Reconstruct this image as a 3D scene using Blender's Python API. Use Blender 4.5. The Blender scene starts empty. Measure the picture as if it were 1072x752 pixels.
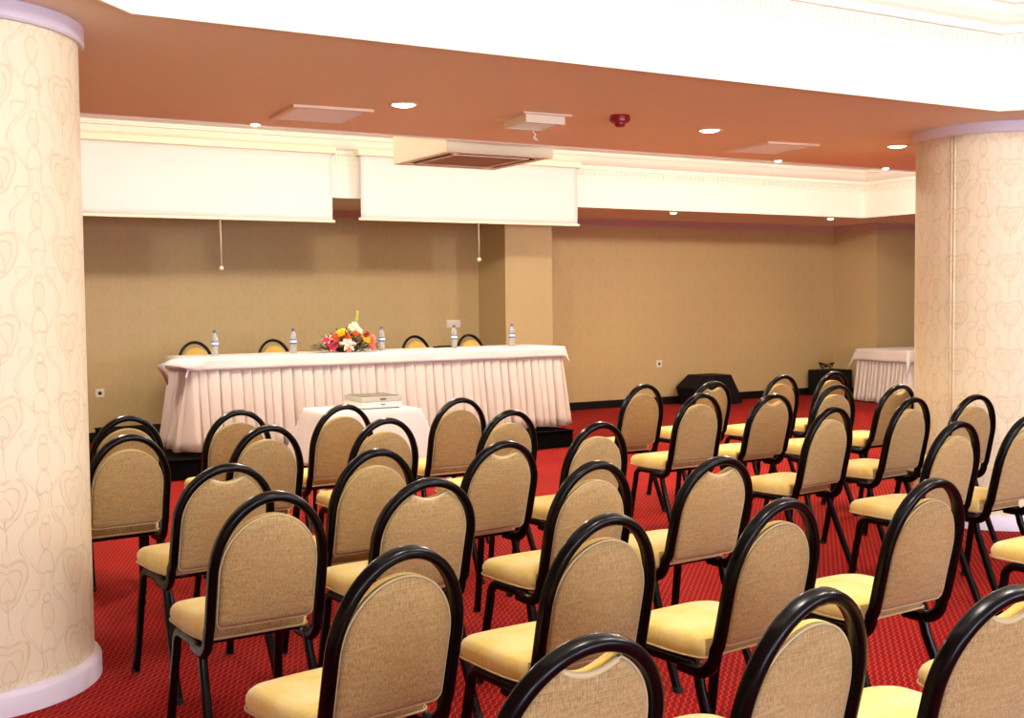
import bpy, bmesh, math, random
from mathutils import Vector, Matrix
random.seed(7)
SC = bpy.context.scene
COL = SC.collection
PI = math.pi

# ------------------------------------------------------------------ helpers
def link(o, parent=None):
    COL.objects.link(o)
    if parent is not None:
        o.parent = parent
    return o

def mesh_obj(name, verts, faces, mat, parent=None, smooth=True, auto=None):
    me = bpy.data.meshes.new(name)
    me.from_pydata([tuple(v) for v in verts], [], faces)
    me.validate(); me.update()
    bm = bmesh.new(); bm.from_mesh(me)
    bmesh.ops.recalc_face_normals(bm, faces=bm.faces[:])
    if auto is not None:
        for e in bm.edges:
            if len(e.link_faces) == 2 and e.calc_face_angle(0) > auto:
                e.smooth = False
    bm.to_mesh(me); bm.free()
    for p in me.polygons:
        p.use_smooth = smooth
    me.materials.append(mat)
    return link(bpy.data.objects.new(name, me), parent)

def tag(o, label=None, cat=None, group=None, kind=None):
    if label: o['label'] = label
    if cat: o['category'] = cat
    if group: o['group'] = group
    if kind: o['kind'] = kind
    return o

def struct(o):
    o['kind'] = 'structure'
    return o

def empty(name, loc, rz=0.0, label=None, cat=None, group=None):
    o = bpy.data.objects.new(name, None)
    o.empty_display_size = .1
    link(o)
    o.location = loc
    o.rotation_euler = (0, 0, rz)
    return tag(o, label, cat, group)

class G:
    """collects geometry"""
    def __init__(s): s.v = []; s.f = []
    def add(s, V, Fs):
        n = len(s.v); s.v += [tuple(p) for p in V]; s.f += [tuple(i + n for i in f) for f in Fs]
        return s
    def box(s, x0, x1, y0, y1, z0, z1):
        V = [(x, y, z) for z in (z0, z1) for y in (y0, y1) for x in (x0, x1)]
        return s.add(V, [(0, 2, 3, 1), (4, 5, 7, 6), (0, 1, 5, 4), (2, 6, 7, 3), (0, 4, 6, 2), (1, 3, 7, 5)])
    def prism(s, poly, z0, z1):
        n = len(poly)
        V = [(x, y, z0) for x, y in poly] + [(x, y, z1) for x, y in poly]
        return s.add(V, [tuple(range(n))[::-1], tuple(range(n, 2 * n))] + [(i, (i + 1) % n, n + (i + 1) % n, n + i) for i in range(n)])
    def lathe(s, prof, cx=0, cy=0, n=32, cap=True, axis='z'):
        V = []
        for r, z in prof:
            for k in range(n):
                a = 2 * PI * k / n
                V.append((cx + r * math.cos(a), cy + r * math.sin(a), z))
        Fs = []
        for i in range(len(prof) - 1):
            for k in range(n):
                a = i * n + k; b = i * n + (k + 1) % n
                Fs.append((a, b, b + n, a + n))
        if cap:
            Fs.append(tuple(range(n))[::-1]); m = (len(prof) - 1) * n
            Fs.append(tuple(range(m, m + n)))
        return s.add(V, Fs)
    def sweep(s, path, prof, side=None, closed=False, cap=True):
        """sweep a closed 2-D profile (a along 'side' vector, b along tangent x side)"""
        P = [Vector(p) for p in path]; n = len(P); m = len(prof)
        V = []
        for i, p in enumerate(P):
            if closed: t = P[(i + 1) % n] - P[i - 1]
            else: t = P[min(i + 1, n - 1)] - P[max(i - 1, 0)]
            t.normalize()
            sd = Vector(side) if side is not None else (Vector((0, 0, 1)) if abs(t.z) < .9 else Vector((1, 0, 0)))
            sd = (sd - t * sd.dot(t)).normalized()
            b = t.cross(sd)
            sc = 1.0
            for (u, w) in prof:
                V.append(p + sd * u + b * w)
        Fs = []
        for i in range(n if closed else n - 1):
            for k in range(m):
                a = i * m + k; a2 = i * m + (k + 1) % m
                b = ((i + 1) % n) * m + k; b2 = ((i + 1) % n) * m + (k + 1) % m
                Fs.append((a, a2, b2, b))
        if cap and not closed:
            Fs.append(tuple(range(m))[::-1]); Fs.append(tuple(range((n - 1) * m, n * m)))
        return s.add(V, Fs)
    def obj(s, name, mat, parent=None, smooth=False, auto=None):
        return mesh_obj(name, s.v, s.f, mat, parent, smooth, auto)

def rrect(w, h, r, n=3):
    P = []
    for cx, cy, a0 in ((w / 2 - r, h / 2 - r, 0), (-w / 2 + r, h / 2 - r, PI / 2), (-w / 2 + r, -h / 2 + r, PI), (w / 2 - r, -h / 2 + r, 1.5 * PI)):
        for k in range(n + 1):
            a = a0 + PI / 2 * k / n
            P.append((cx + r * math.cos(a), cy + r * math.sin(a)))
    return P

def circ(r, n=8):
    return [(r * math.cos(2 * PI * k / n), r * math.sin(2 * PI * k / n)) for k in range(n)]

def arcpts(c, r, a0, a1, n):
    return [(c[0] + r * math.cos(a0 + (a1 - a0) * k / n), c[1] + r * math.sin(a0 + (a1 - a0) * k / n)) for k in range(n + 1)]

# ------------------------------------------------------------------ materials
def srgb(r, g, b):
    f = lambda c: (c / 255) / 12.92 if c / 255 <= .04045 else ((c / 255 + .055) / 1.055) ** 2.4
    return (f(r), f(g), f(b), 1)

class NT:
    def __init__(s, name):
        s.m = bpy.data.materials.new(name); s.m.use_nodes = True
        s.t = s.m.node_tree; s.n = s.t.nodes; s.l = s.t.links
        s.b = s.n['Principled BSDF']
    def node(s, ty, **k):
        nd = s.n.new(ty)
        for a, b in k.items(): setattr(nd, a, b)
        return nd
    def inp(s, sock, v):
        if hasattr(v, 'is_output') or isinstance(v, bpy.types.NodeSocket): s.l.new(v, sock)
        else: sock.default_value = v
    def math(s, op, a, b=0.0, c=0.0, clamp=False):
        nd = s.node('ShaderNodeMath', operation=op); nd.use_clamp = clamp
        s.inp(nd.inputs[0], a); s.inp(nd.inputs[1], b); s.inp(nd.inputs[2], c)
        return nd.outputs[0]
    def mix(s, f, a, b, blend='MIX'):
        nd = s.node('ShaderNodeMix', data_type='RGBA', blend_type=blend)
        s.inp(nd.inputs['Factor'], f); s.inp(nd.inputs[6], a); s.inp(nd.inputs[7], b)
        return nd.outputs[2]
    def noise(s, vec, scale, detail=2, rough=.5):
        nd = s.node('ShaderNodeTexNoise')
        if vec is not None: s.l.new(vec, nd.inputs['Vector'])
        nd.inputs['Scale'].default_value = scale; nd.inputs['Detail'].default_value = detail
        nd.inputs['Roughness'].default_value = rough
        return nd.outputs['Fac']
    def coord(s):
        return s.node('ShaderNodeTexCoord').outputs['Object']
    def mapping(s, vec, scale=(1, 1, 1), rot=(0, 0, 0)):
        nd = s.node('ShaderNodeMapping'); s.l.new(vec, nd.inputs['Vector'])
        nd.inputs['Scale'].default_value = scale; nd.inputs['Rotation'].default_value = rot
        return nd.outputs['Vector']
    def xyz(s, vec):
        nd = s.node('ShaderNodeSeparateXYZ'); s.l.new(vec, nd.inputs[0]); return nd.outputs
    def ramp(s, f, a, b):
        nd = s.node('ShaderNodeMapRange'); s.inp(nd.inputs[0], f)
        nd.inputs[1].default_value = a; nd.inputs[2].default_value = b
        return nd.outputs[0]
    def bump(s, h, strength=.3, dist=.01):
        nd = s.node('ShaderNodeBump'); s.l.new(h, nd.inputs['Height'])
        nd.inputs['Strength'].default_value = strength; nd.inputs['Distance'].default_value = dist
        s.l.new(nd.outputs[0], s.b.inputs['Normal'])
    def base(s, v): s.inp(s.b.inputs['Base Color'], v)
    def rough(s, v): s.inp(s.b.inputs['Roughness'], v)

def simple(name, col, rough=.5, metal=0, nv=.04, ns=8, spec=.5, coat=0):
    t = NT(name); v = t.noise(t.coord(), ns, 3)
    c2 = tuple(max(0, c * (1 - nv * 4)) for c in col[:3]) + (1,)
    t.base(t.mix(v, col, c2)); t.rough(rough)
    t.b.inputs['Metallic'].default_value = metal
    t.b.inputs['Specular IOR Level'].default_value = spec
    t.b.inputs['Coat Weight'].default_value = coat
    return t.m

def damask(t, u, v):
    """returns line factor and fill factor of a trailing ogee wallpaper"""
    PU, PV = .34, .32
    def cell(ou, ov):
        fu = t.math('MULTIPLY', t.math('SUBTRACT', t.math('FRACT', t.math('ADD', t.math('DIVIDE', u, PU), ou)), .5), PU)
        fv = t.math('MULTIPLY', t.math('SUBTRACT', t.math('FRACT', t.math('ADD', t.math('DIVIDE', v, PV), ov)), .5), PV)
        return t.math('ABSOLUTE', fu), fv
    def line(d, r, w):
        return t.math('SUBTRACT', 1.0, t.math('DIVIDE', t.math('ABSOLUTE', t.math('SUBTRACT', d, r)), w), clamp=True)
    def dist(au, fv, k, sx, off=0.0):
        w = t.math('SUBTRACT', t.math('ADD', fv, off), t.math('MULTIPLY', au, k))
        a = t.math('MULTIPLY', au, sx)
        return t.math('SQRT', t.math('ADD', t.math('MULTIPLY', a, a), t.math('MULTIPLY', w, w)))
    def mx(*a):
        r = a[0]
        for b in a[1:]: r = t.math('MAXIMUM', r, b)
        return r
    au, fv = cell(0, 0)
    d = dist(au, fv, .7, 1.05)
    onion = mx(line(d, .088, .008), line(d, .060, .005), line(dist(au, fv, -.9, 1.3, .0), .040, .007),
               line(dist(au, fv, .2, 2.2, -.125), .028, .004))
    fillA = t.math('LESS_THAN', d, .088)
    bu, bv = cell(.5, .5)
    leaf = mx(line(dist(bu, bv, .3, 2.0, -.02), .055, .008), line(dist(bu, bv, -.8, 1.2, .07), .045, .008),
              line(dist(bu, bv, 0, 1.0, -.09), .018, .006))
    stem = t.math('MULTIPLY', t.math('LESS_THAN', au, .003), t.math('LESS_THAN', fv, -.05))
    curl = line(dist(t.math('ABSOLUTE', t.math('SUBTRACT', au, .105)), fv, .4, 1.0, .06), .032, .004)
    cs = t.math('MULTIPLY', t.math('COSINE', t.math('MULTIPLY', fv, 2 * PI / PV)), .045)
    net = mx(line(t.math('SUBTRACT', au, cs), .098, .006), line(t.math('SUBTRACT', au, cs), .112, .003))
    lines = mx(onion, leaf, stem, curl, net)
    fill = t.math('MAXIMUM', fillA, t.math('LESS_THAN', dist(bu, bv, .3, 2.0, -.02), .055))
    return lines, fill

def wallpaper(name, c0, c1, c2, mode, R=.53, k=1.0):
    t = NT(name)
    co = t.coord(); x, y, z = t.xyz(co)
    if mode == 'round':
        u = t.math('MULTIPLY', t.math('ARCTAN2', y, x), R)
    elif mode == 'x': u = x
    else: u = y
    v = z
    wob = t.noise(co, 9, 2)
    u = t.math('ADD', u, t.math('MULTIPLY', wob, .03)); v = t.math('ADD', v, t.math('MULTIPLY', wob, -.03))
    ln, fl = damask(t, u, v)
    n = t.noise(t.mapping(co, (60, 60, 4)), 3, 3)
    n2 = t.noise(co, 30, 2)
    base = t.mix(t.math('MULTIPLY', n, .5), c0, c1)
    base = t.mix(t.math('MULTIPLY', fl, .35 * k), base, c1)
    base = t.mix(t.math('MULTIPLY', t.math('MULTIPLY', ln, t.ramp(n2, .2, .6)), .44 * k), base, c2)
    t.base(base); t.rough(.55)
    return t.m

M = {}
M['ceil'] = simple('salmon_ceiling_paint', srgb(240, 220, 197), .65, nv=.015, ns=2)
M['white'] = simple('white_plaster', srgb(246, 240, 226), .6, nv=.01)
M['ring'] = simple('cool_tinted_white_gloss', srgb(222, 214, 228), .35, nv=.01)  # white paint, with the cool daylight tint put into its colour
M['cornice'] = simple('dimmed_cornice_paint', srgb(205, 160, 150), .5, nv=.02)  # white paint, dim light painted in as a pinkish tone
M['colpaper'] = wallpaper('column_wallpaper', srgb(232, 220, 192), srgb(222, 204, 168), srgb(172, 144, 98), 'round')
M['wallx'] = wallpaper('wall_wallpaper', srgb(202, 176, 126), srgb(190, 160, 106), srgb(156, 124, 76), 'x', k=.5)
M['wally'] = wallpaper('wall_wallpaper_side', srgb(206, 174, 122), srgb(196, 160, 104), srgb(166, 128, 76), 'y', k=.8)
M['plain'] = simple('plain_wallpaper', srgb(204, 178, 128), .6, nv=.02, ns=20)
M['blackwood'] = simple('black_skirting', srgb(20, 14, 12), .5, nv=.05, spec=.2)
M['dais'] = simple('black_dais_cloth', srgb(3, 2, 2), .9, nv=.05, spec=.08)
M['screen'] = simple('screen_fabric', srgb(216, 216, 212), .75, nv=.006, ns=3)
M['casing'] = simple('cream_casing', srgb(240, 226, 196), .4, nv=.01)
M['cord'] = simple('cord', srgb(190, 165, 140), .6)
M['chrome'] = simple('chrome', srgb(200, 200, 200), .25, metal=1)
M['acwhite'] = simple('air_conditioner_plastic', srgb(248, 242, 214), .4, nv=.01)
M['acgrille'] = simple('air_conditioner_grille', srgb(176, 140, 110), .6, nv=.03)
M['slot'] = simple('dark_slot', srgb(30, 20, 16), .8)
M['vent'] = simple('vent_grey', srgb(240, 236, 236), .5, nv=.02)
M['ventframe'] = simple('vent_frame_beige', srgb(246, 222, 196), .5, nv=.02)
M['red'] = simple('alarm_red', srgb(150, 10, 24), .3)
M['blackgear'] = simple('black_loudspeaker', srgb(14, 12, 12), .7, nv=.06, spec=.2)
M['blackgrille'] = simple('black_grille', srgb(10, 9, 9), .9)
M['socket'] = simple('socket_plastic', srgb(238, 228, 208), .4, nv=.01)
M['glassdark'] = simple('socket_hole', srgb(60, 50, 40), .6)
M['silver'] = simple('projector_silver', srgb(190, 186, 176), .4, nv=.01)
M['projwhite'] = simple('projector_white', srgb(232, 230, 226), .4, nv=.01)
M['label'] = simple('bottle_label_white', srgb(235, 240, 245), .4)
M['labelblue'] = simple('bottle_label_blue', srgb(60, 100, 160), .4)
M['capblue'] = simple('bottle_cap_blue', srgb(70, 80, 150), .4)
M['rubber'] = simple('rubber', srgb(12, 12, 12), .8)

def fabric(name, c0, c1, c2, wv=.5, sc=1.0, patch=.5, sheen=.2, fine=1.0):
    t = NT(name); co = t.coord()
    a = t.noise(t.mapping(co, (380 * sc, 380 * sc, 14 * sc)), 1, 2, .6)
    b = t.noise(t.mapping(co, (14 * sc, 14 * sc, 420 * sc)), 1, 2, .6)
    w = t.math('MULTIPLY', t.math('ADD', t.math('MULTIPLY', a, 1.25), t.math('MULTIPLY', b, .75)), .5)
    p = t.noise(co, 7, 3, .55)
    base = t.mix(t.ramp(w, .42, .58), c0, c1)
    base = t.mix(t.math('MULTIPLY', t.ramp(p, .35, .7), patch), base, c2)
    t.base(base); t.rough(.85)
    t.b.inputs['Sheen Weight'].default_value = sheen
    t.b.inputs['Specular IOR Level'].default_value = .2
    t.bump(w, .25 * fine, .002)
    return t.m
M['linen'] = fabric('tan_linen', srgb(182, 157, 112), srgb(142, 112, 68), srgb(174, 142, 84), patch=.4)
M['gold'] = fabric('lit_gold_upholstery', srgb(234, 212, 124), srgb(228, 200, 98), srgb(240, 228, 174), sc=.5, patch=.7, sheen=.3)  # seats: back cushion's velvet, lightened to carry the overhead lamplight; paler worn patches
M['gold_deep'] = fabric('deep_gold_upholstery', srgb(228, 192, 92), srgb(222, 178, 66), srgb(232, 204, 120), sc=.5, patch=.5, sheen=.3)
M['piping'] = simple('cream_piping', srgb(206, 184, 138), .7, nv=.03)
M['frame'] = simple('black_chair_enamel', srgb(5, 4, 6), .25, nv=.02, spec=.2, coat=.0)

def cloth(name, c0, c1):
    t = NT(name); co = t.coord()
    n = t.noise(co, 5, 4); f = t.noise(t.mapping(co, (300, 300, 300)), 1, 1)
    t.base(t.mix(n, c0, c1)); t.rough(.75); t.b.inputs['Sheen Weight'].default_value = .2
    t.bump(f, .1, .001)
    return t.m
M['skirt'] = cloth('blush_satin_skirt', srgb(222, 212, 202), srgb(214, 202, 190))
M['topcloth'] = cloth('blush_tablecloth', srgb(230, 222, 216), srgb(222, 212, 204))
M['whitecloth'] = cloth('white_tablecloth', srgb(238, 238, 242), srgb(228, 228, 234))

def carpet():
    t = NT('red_zigzag_carpet'); co = t.coord(); x, y, z = t.xyz(co)
    p = t.math('MULTIPLY', t.math('SUBTRACT', x, y), .7071)   # across the ribs
    q = t.math('MULTIPLY', t.math('ADD', x, y), .7071)        # along the ribs
    tri = t.math('ABSOLUTE', t.math('SUBTRACT', t.math('FRACT', t.math('DIVIDE', q, .062)), .5))
    pz = t.math('ADD', p, t.math('MULTIPLY', tri, .024))
    rib = t.math('ABSOLUTE', t.math('SUBTRACT', t.math('FRACT', t.math('DIVIDE', pz, .027)), .5))
    ribl = t.ramp(rib, .36, .48)
    cross = t.math('ABSOLUTE', t.math('SUBTRACT', t.math('FRACT', t.math('DIVIDE', q, .0155)), .5))
    crossl = t.ramp(cross, .36, .5)
    n = t.noise(co, 260, 2, .7); n2 = t.noise(co, 1.2, 3, .5); n3 = t.noise(co, 30, 2)
    dark = t.mix(n, srgb(98, 7, 13), srgb(146, 15, 17))
    dark = t.mix(t.math('MULTIPLY', t.ramp(n2, .35, .65), .5), dark, srgb(150, 23, 15))
    rib_red = t.mix(n3, srgb(226, 98, 78), srgb(196, 58, 46))  # lighter red of the woven zigzag lines
    c = t.mix(t.math('MULTIPLY', ribl, .8), dark, rib_red)
    c = t.mix(t.math('MULTIPLY', crossl, .35), c, srgb(70, 4, 10))
    t.base(c); t.rough(.95); t.b.inputs['Specular IOR Level'].default_value = .1
    t.bump(t.math('ADD', ribl, t.math('MULTIPLY', n, .6)), .5, .004)
    return t.m
M['carpet'] = carpet()

def emit(name, col, s):
    t = NT(name); t.base((0, 0, 0, 1))
    n = t.noise(t.coord(), 5, 1)
    t.inp(t.b.inputs['Emission Color'], t.mix(n, col, tuple(c * .95 for c in col[:3]) + (1,)))
    t.b.inputs['Emission Strength'].default_value = s
    return t.m
M['lamp'] = emit('halogen_glow', srgb(255, 236, 200), 14)
M['pane'] = emit('daylight_behind_blind', srgb(220, 232, 255), 1.2)

def petm():
    t = NT('clear_plastic_water'); t.base(srgb(238, 244, 248)); t.rough(t.ramp(t.noise(t.coord(), 30), 0, 4))
    t.b.inputs['Transmission Weight'].default_value = .75; t.b.inputs['IOR'].default_value = 1.2
    return t.m
M['pet'] = petm()

# ------------------------------------------------------------------ room shell
H1 = 2.77; HT = 3.43; YW = 14.15
XL, XR, YB = -3.6, 17.5, -4.2
floor = G().box(XL, XR, YB, YW, -.1, 0).obj('floor', M['carpet']); struct(floor)

# low ceiling slab with two raised trays (holes)
def ceiling_mesh():
    bm = bmesh.new()
    tray1 = [(1.12, 4.88), (6.47, 4.88), (6.92, 4.30), (6.92, -2.4), (.62, -2.4), (.62, 4.36)]
    tray2 = [(-2.6, 12.35), (13.36, 12.35), (13.36, 7.58), (-2.6, 7.58)]
    outer = [(XL, YB), (XR, YB), (XR, YW), (XL, YW)]
    edges = []
    for lp in (outer, tray1, tray2):
        vs = [bm.verts.new((x, y, H1)) for x, y in lp]
        edges += [bm.edges.new((vs[i], vs[(i + 1) % len(vs)])) for i in range(len(vs))]
    bmesh.ops.triangle_fill(bm, use_beauty=True, use_dissolve=False, edges=edges)
    # drop faces inside the holes
    def inside(p, lp):
        c = False; n = len(lp)
        for i in range(n):
            x1, y1 = lp[i]; x2, y2 = lp[(i + 1) % n]
            if (y1 > p.y) != (y2 > p.y) and p.x < (x2 - x1) * (p.y - y1) / (y2 - y1) + x1: c = not c
        return c
    kill = [f for f in bm.faces if inside(f.calc_center_median(), tray1) or inside(f.calc_center_median(), tray2)]
    bmesh.ops.delete(bm, geom=kill, context='FACES_ONLY')
    for f in bm.faces:
        if f.normal.z > 0: f.normal_flip()
    r = bmesh.ops.extrude_face_region(bm, geom=bm.faces[:])
    # slab underside stays at H1, its top goes up to the tray tops (sides become nothing: only a thin skin)
    for v in [g for g in r['geom'] if isinstance(g, bmesh.types.BMVert)]: v.co.z += .012
    me = bpy.data.meshes.new('ceiling'); bm.to_mesh(me); bm.free()
    me.materials.append(M['ceil'])
    return link(bpy.data.objects.new('ceiling', me)), tray1, tray2
ceil, TR1, TR2 = ceiling_mesh(); struct(ceil)

def tray(poly, idx):
    """upright fascia, bead, dentils, cornice and the top of a raised tray; poly clockwise from above, far edge first"""
    n = len(poly)
    # fascia wall: a ring of thin boxes outside the polygon
    area = sum(poly[i][0] * poly[(i + 1) % n][1] - poly[(i + 1) % n][0] * poly[i][1] for i in range(n))
    sgn = -1 if area < 0 else 1
    def offset(d):
        out = []
        for i in range(n):
            p0, p1, p2 = Vector(poly[i - 1]), Vector(poly[i]), Vector(poly[(i + 1) % n])
            e1 = (p1 - p0).normalized(); e2 = (p2 - p1).normalized()
            n1 = Vector((-e1.y, e1.x)) * sgn; n2 = Vector((-e2.y, e2.x)) * sgn   # inward normals
            b = (n1 + n2).normalized(); k = d / max(.3, b.dot(n1))
            out.append((p1.x + b.x * k, p1.y + b.y * k))
        return out
    def ringband(prof):
        """prof: list of (inward offset, z), closed loop"""
        g = G(); loops = [offset(d) for d, z in prof]
        V = [(x, y, prof[j][1]) for j in range(len(prof)) for (x, y) in loops[j]]
        m = len(prof); Fs = []
        for j in range(m):
            j2 = (j + 1) % m
            for i in range(n):
                i2 = (i + 1) % n
                Fs.append((j * n + i, j * n + i2, j2 * n + i2, j2 * n + i))
        g.add(V, Fs); return g
    w = ringband([(0, H1 - .004), (0, HT), (-.05, HT), (-.05, H1 + .02), (-.012, H1 - .004)]).obj('trim_%d' % idx, M['white']); struct(w)
    # small bead on the lower lip
    b = ringband([(0.0, H1 - .010), (.012, H1 - .010), (.016, H1 + .0), (.012, H1 + .014), (.005, H1 + .018), (.007, H1 + .03), (0, H1 + .034)]).obj('trim_%d' % (idx + 1), M['white']); struct(b)
    # cornice
    c = ringband([(0, 3.235), (.045, 3.235), (.05, 3.262), (.035, 3.268), (.04, 3.285), (.075, 3.30), (.12, 3.335), (.15, 3.375), (.155, 3.385),
                  (.185, 3.39), (.19, 3.405), (.20, 3.41), (.205, HT), (0, HT)]).obj('trim_%d' % (idx + 2), M['white']); struct(c)
    # dentil band
    g = G()
    rb = ringband([(0, 3.140), (.014, 3.140), (.016, 3.150), (.010, 3.156), (.010, 3.238), (0, 3.238)])
    g.add(rb.v, rb.f)
    for i in range(n):
        p1 = Vector(poly[i]); p2 = Vector(poly[(i + 1) % n]); L = (p2 - p1).length; e = (p2 - p1) / L
        nn = Vector((-e.y, e.x)) * sgn
        if max(p1.y, p2.y) < 0: continue
        cnt = int(L / .042)
        for k in range(cnt):
            a = p1 + e * ((k + .5) * L / cnt)
            q = [a - e * .012 + nn * .006, a + e * .012 + nn * .006, a + e * .012 + nn * .024, a - e * .012 + nn * .024]
            g.prism([(v.x, v.y) for v in q], 3.166, 3.226)
    d = g.obj('trim_%d' % (idx + 3), M['white']); struct(d)
    xs = [p[0] for p in poly]; ys = [p[1] for p in poly]
    tp = G().box(min(xs) - .1, max(xs) + .1, min(ys) - .1, max(ys) + .1, HT, HT + .05).obj('ceiling', M['white']); struct(tp)
tray(TR1, 1); tray(TR2, 5)
# sealing roof above the slab so no daylight leaks in
struct(G().box(XL - .2, XR + .2, YB - .2, YW + .2, HT + .06, HT + .12).obj('ceiling', M['white']))

# walls
PX0, PX1, PY = 7.84, 8.572, 13.42          # pier behind the head table
struct(G().box(XL, XR, YW, YW + .2, 0, HT + .06).obj('wall_back', M['wallx']))
struct(G().box(PX0, PX1, PY, YW, 0, H1).obj('wall_pier', M['plain']))
struct(G().box(14.58, XR, 13.22, YW, 0, H1).obj('wall_back_recess', M['plain']))
struct(G().box(XL - .2, XL, YB, YW + .2, 0, HT + .06).obj('wall_left', M['wally']))
struct(G().box(XR, XR + .2, YB, YW + .2, 0, HT + .06).obj('wall_right', M['wally']))
# rear wall with four windows behind the photographer
g = G(); wins = [(-2.4, -.4), (.8, 2.8), (4.0, 6.0), (7.2, 9.2)]
xs = XL
for a, b in wins:
    g.box(xs, a, YB - .2, YB, 0, HT + .06); g.box(a, b, YB - .2, YB, 0, .9); g.box(a, b, YB - .2, YB, 2.4, HT + .06); xs = b
g.box(xs, XR, YB - .2, YB, 0, HT + .06)
struct(g.obj('wall_rear', M['wallx']))
for i, (a, b) in enumerate(wins):
    w = G().box(a, b, YB - .16, YB - .12, .9, .96).box(a, b, YB - .16, YB - .12, 2.34, 2.4).box(a, a + .06, YB - .16, YB - .12, .96, 2.34)\
        .box(b - .06, b, YB - .16, YB - .12, .96, 2.34).box((a + b) / 2 - .03, (a + b) / 2 + .03, YB - .16, YB - .12, .96, 2.34).obj('window_%d' % (i + 1), M['white'])
    struct(w)
    G().box(a + .06, b - .06, YB - .15, YB - .145, .96, 2.34).obj('pane', M['pane'], w)

# wall cornice (white, dim light put into its pinkish colour) and black skirting follow the back wall line
def along(prof, pts, name, mat):
    """prof (out, z) swept along polyline pts with mitred corners; 'out' is to the right of travel"""
    n = len(pts); V = []; m = len(prof)
    for i in range(n):
        p = Vector(pts[i])
        e1 = (p - Vector(pts[i - 1])).normalized() if i > 0 else None
        e2 = (Vector(pts[i + 1]) - p).normalized() if i < n - 1 else None
        n1 = Vector((e1.y, -e1.x)) if e1 else None; n2 = Vector((e2.y, -e2.x)) if e2 else None
        if n1 is None: b, k = n2, 1
        elif n2 is None: b, k = n1, 1
        else:
            b = (n1 + n2).normalized(); k = 1 / max(.3, b.dot(n1))
        for d, z in prof: V.append((p.x + b.x * d * k, p.y + b.y * d * k, z))
    Fs = []
    for i in range(n - 1):
        for j in range(m):
            a = i * m + j; a2 = i * m + (j + 1) % m
            Fs.append((a, a2, a2 + m, a + m))
    Fs.append(tuple(range(m))); Fs.append(tuple(range((n - 1) * m, n * m)))
    return struct(mesh_obj(name, V, Fs, mat, None, False))
line = [(XL, YW), (PX0, YW), (PX0, PY), (PX1, PY), (PX1, YW), (14.58, YW), (14.58, 13.22), (XR, 13.22)]
along([(0, 2.665), (.015, 2.665), (.02, 2.69), (.035, 2.70), (.06, 2.735), (.085, 2.745), (.09, H1), (0, H1)], line, 'trim_9', M['cornice'])
along([(0, 0), (.018, 0), (.018, .105), (.012, .115), (0, .115)], line, 'baseboard_back', M['blackwood'])

# ------------------------------------------------------------------ round columns
def column(x, y, r, label, rot):
    o = empty('round_column', (x, y, 0), rot, label, 'column')
    G().lathe([(r, .0), (r, .10), (r, 1.0), (r, 2.0), (r, 2.71), (r, H1)], n=96, cap=False).obj('shaft', M['colpaper'], o, True)
    G().lathe([(r, H1 - .075), (r + .018, H1 - .075), (r + .026, H1 - .066), (r + .026, H1 - .001), (r, H1 - .001)], n=96, cap=False).obj('capital_ring', M['ring'], o, True, .6)
    G().lathe([(r + .03, .001), (r + .03, .075), (r + .022, .088), (r + .012, .1), (r, .102)], n=96, cap=False).obj('base_ring', M['ring'], o, True, .6)
    return o
column(.475, 5.41, .535, 'thick round column covered in cream damask wallpaper, at the left edge beside the chairs', .3)
c2 = column(7.285, 5.52, .535, 'thick round column covered in cream damask wallpaper, at the right edge behind the chairs', 2.4)
# wallpaper seam strips on the right column
a = math.radians(-2)
for i, ang in enumerate((186.5, 189.0)):
    aa = math.radians(ang) - 2.4
    g = G(); pts = [(.537 * math.cos(aa), .537 * math.sin(aa), z) for z in (.105, 1.4, 2.695)]
    g.sweep(pts, circ(.006, 8), side=(math.cos(aa), math.sin(aa), 0)).obj('cable_cover', M['colpaper'], c2, True)

# ------------------------------------------------------------------ banquet chairs
HC, CW, REC, ARC = .95, .435, .13, .23
DIMS = {0: (.975, .42, .12, .27), 1: (.95, .435, .13, .23)}
ZB = .45; TW, TD = .031, .044; LZ = .038
def lean(z): return -REC * (z - ZB) / (HC - ZB)

def chair_paths():
    r = CW / 2 - TW / 2
    zt = HC - ARC
    P = []
    # left J bend: forward piece under the seat, curve, upright, arch, mirrored
    def jbend(sx):
        pts = [(sx * (r - .004), .15, .410 + LZ), (sx * (r - .002), .10, .408 + LZ)]
        for k in range(1, 9):
            a = PI / 2 * k / 8
            pts.append((sx * r, .070 - .080 * math.sin(a), .486 + LZ - .078 * math.cos(a)))
        return pts
    L = jbend(-1); R = jbend(1)
    for k in range(1, 9):
        z = .486 + LZ + (zt - .486 - LZ) * k / 8; P.append((-r, lean(z) - .006, z))
    for k in range(1, 32):
        a = PI - PI * k / 32; z = zt + (ARC - TW / 2) * math.sin(a)
        P.append((r * math.cos(a), lean(z) - .006, z))
    for k in range(8, 0, -1):
        z = .486 + LZ + (zt - .486 - LZ) * k / 8; P.append((r, lean(z) - .006, z))
    return L + P + R[::-1]

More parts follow.
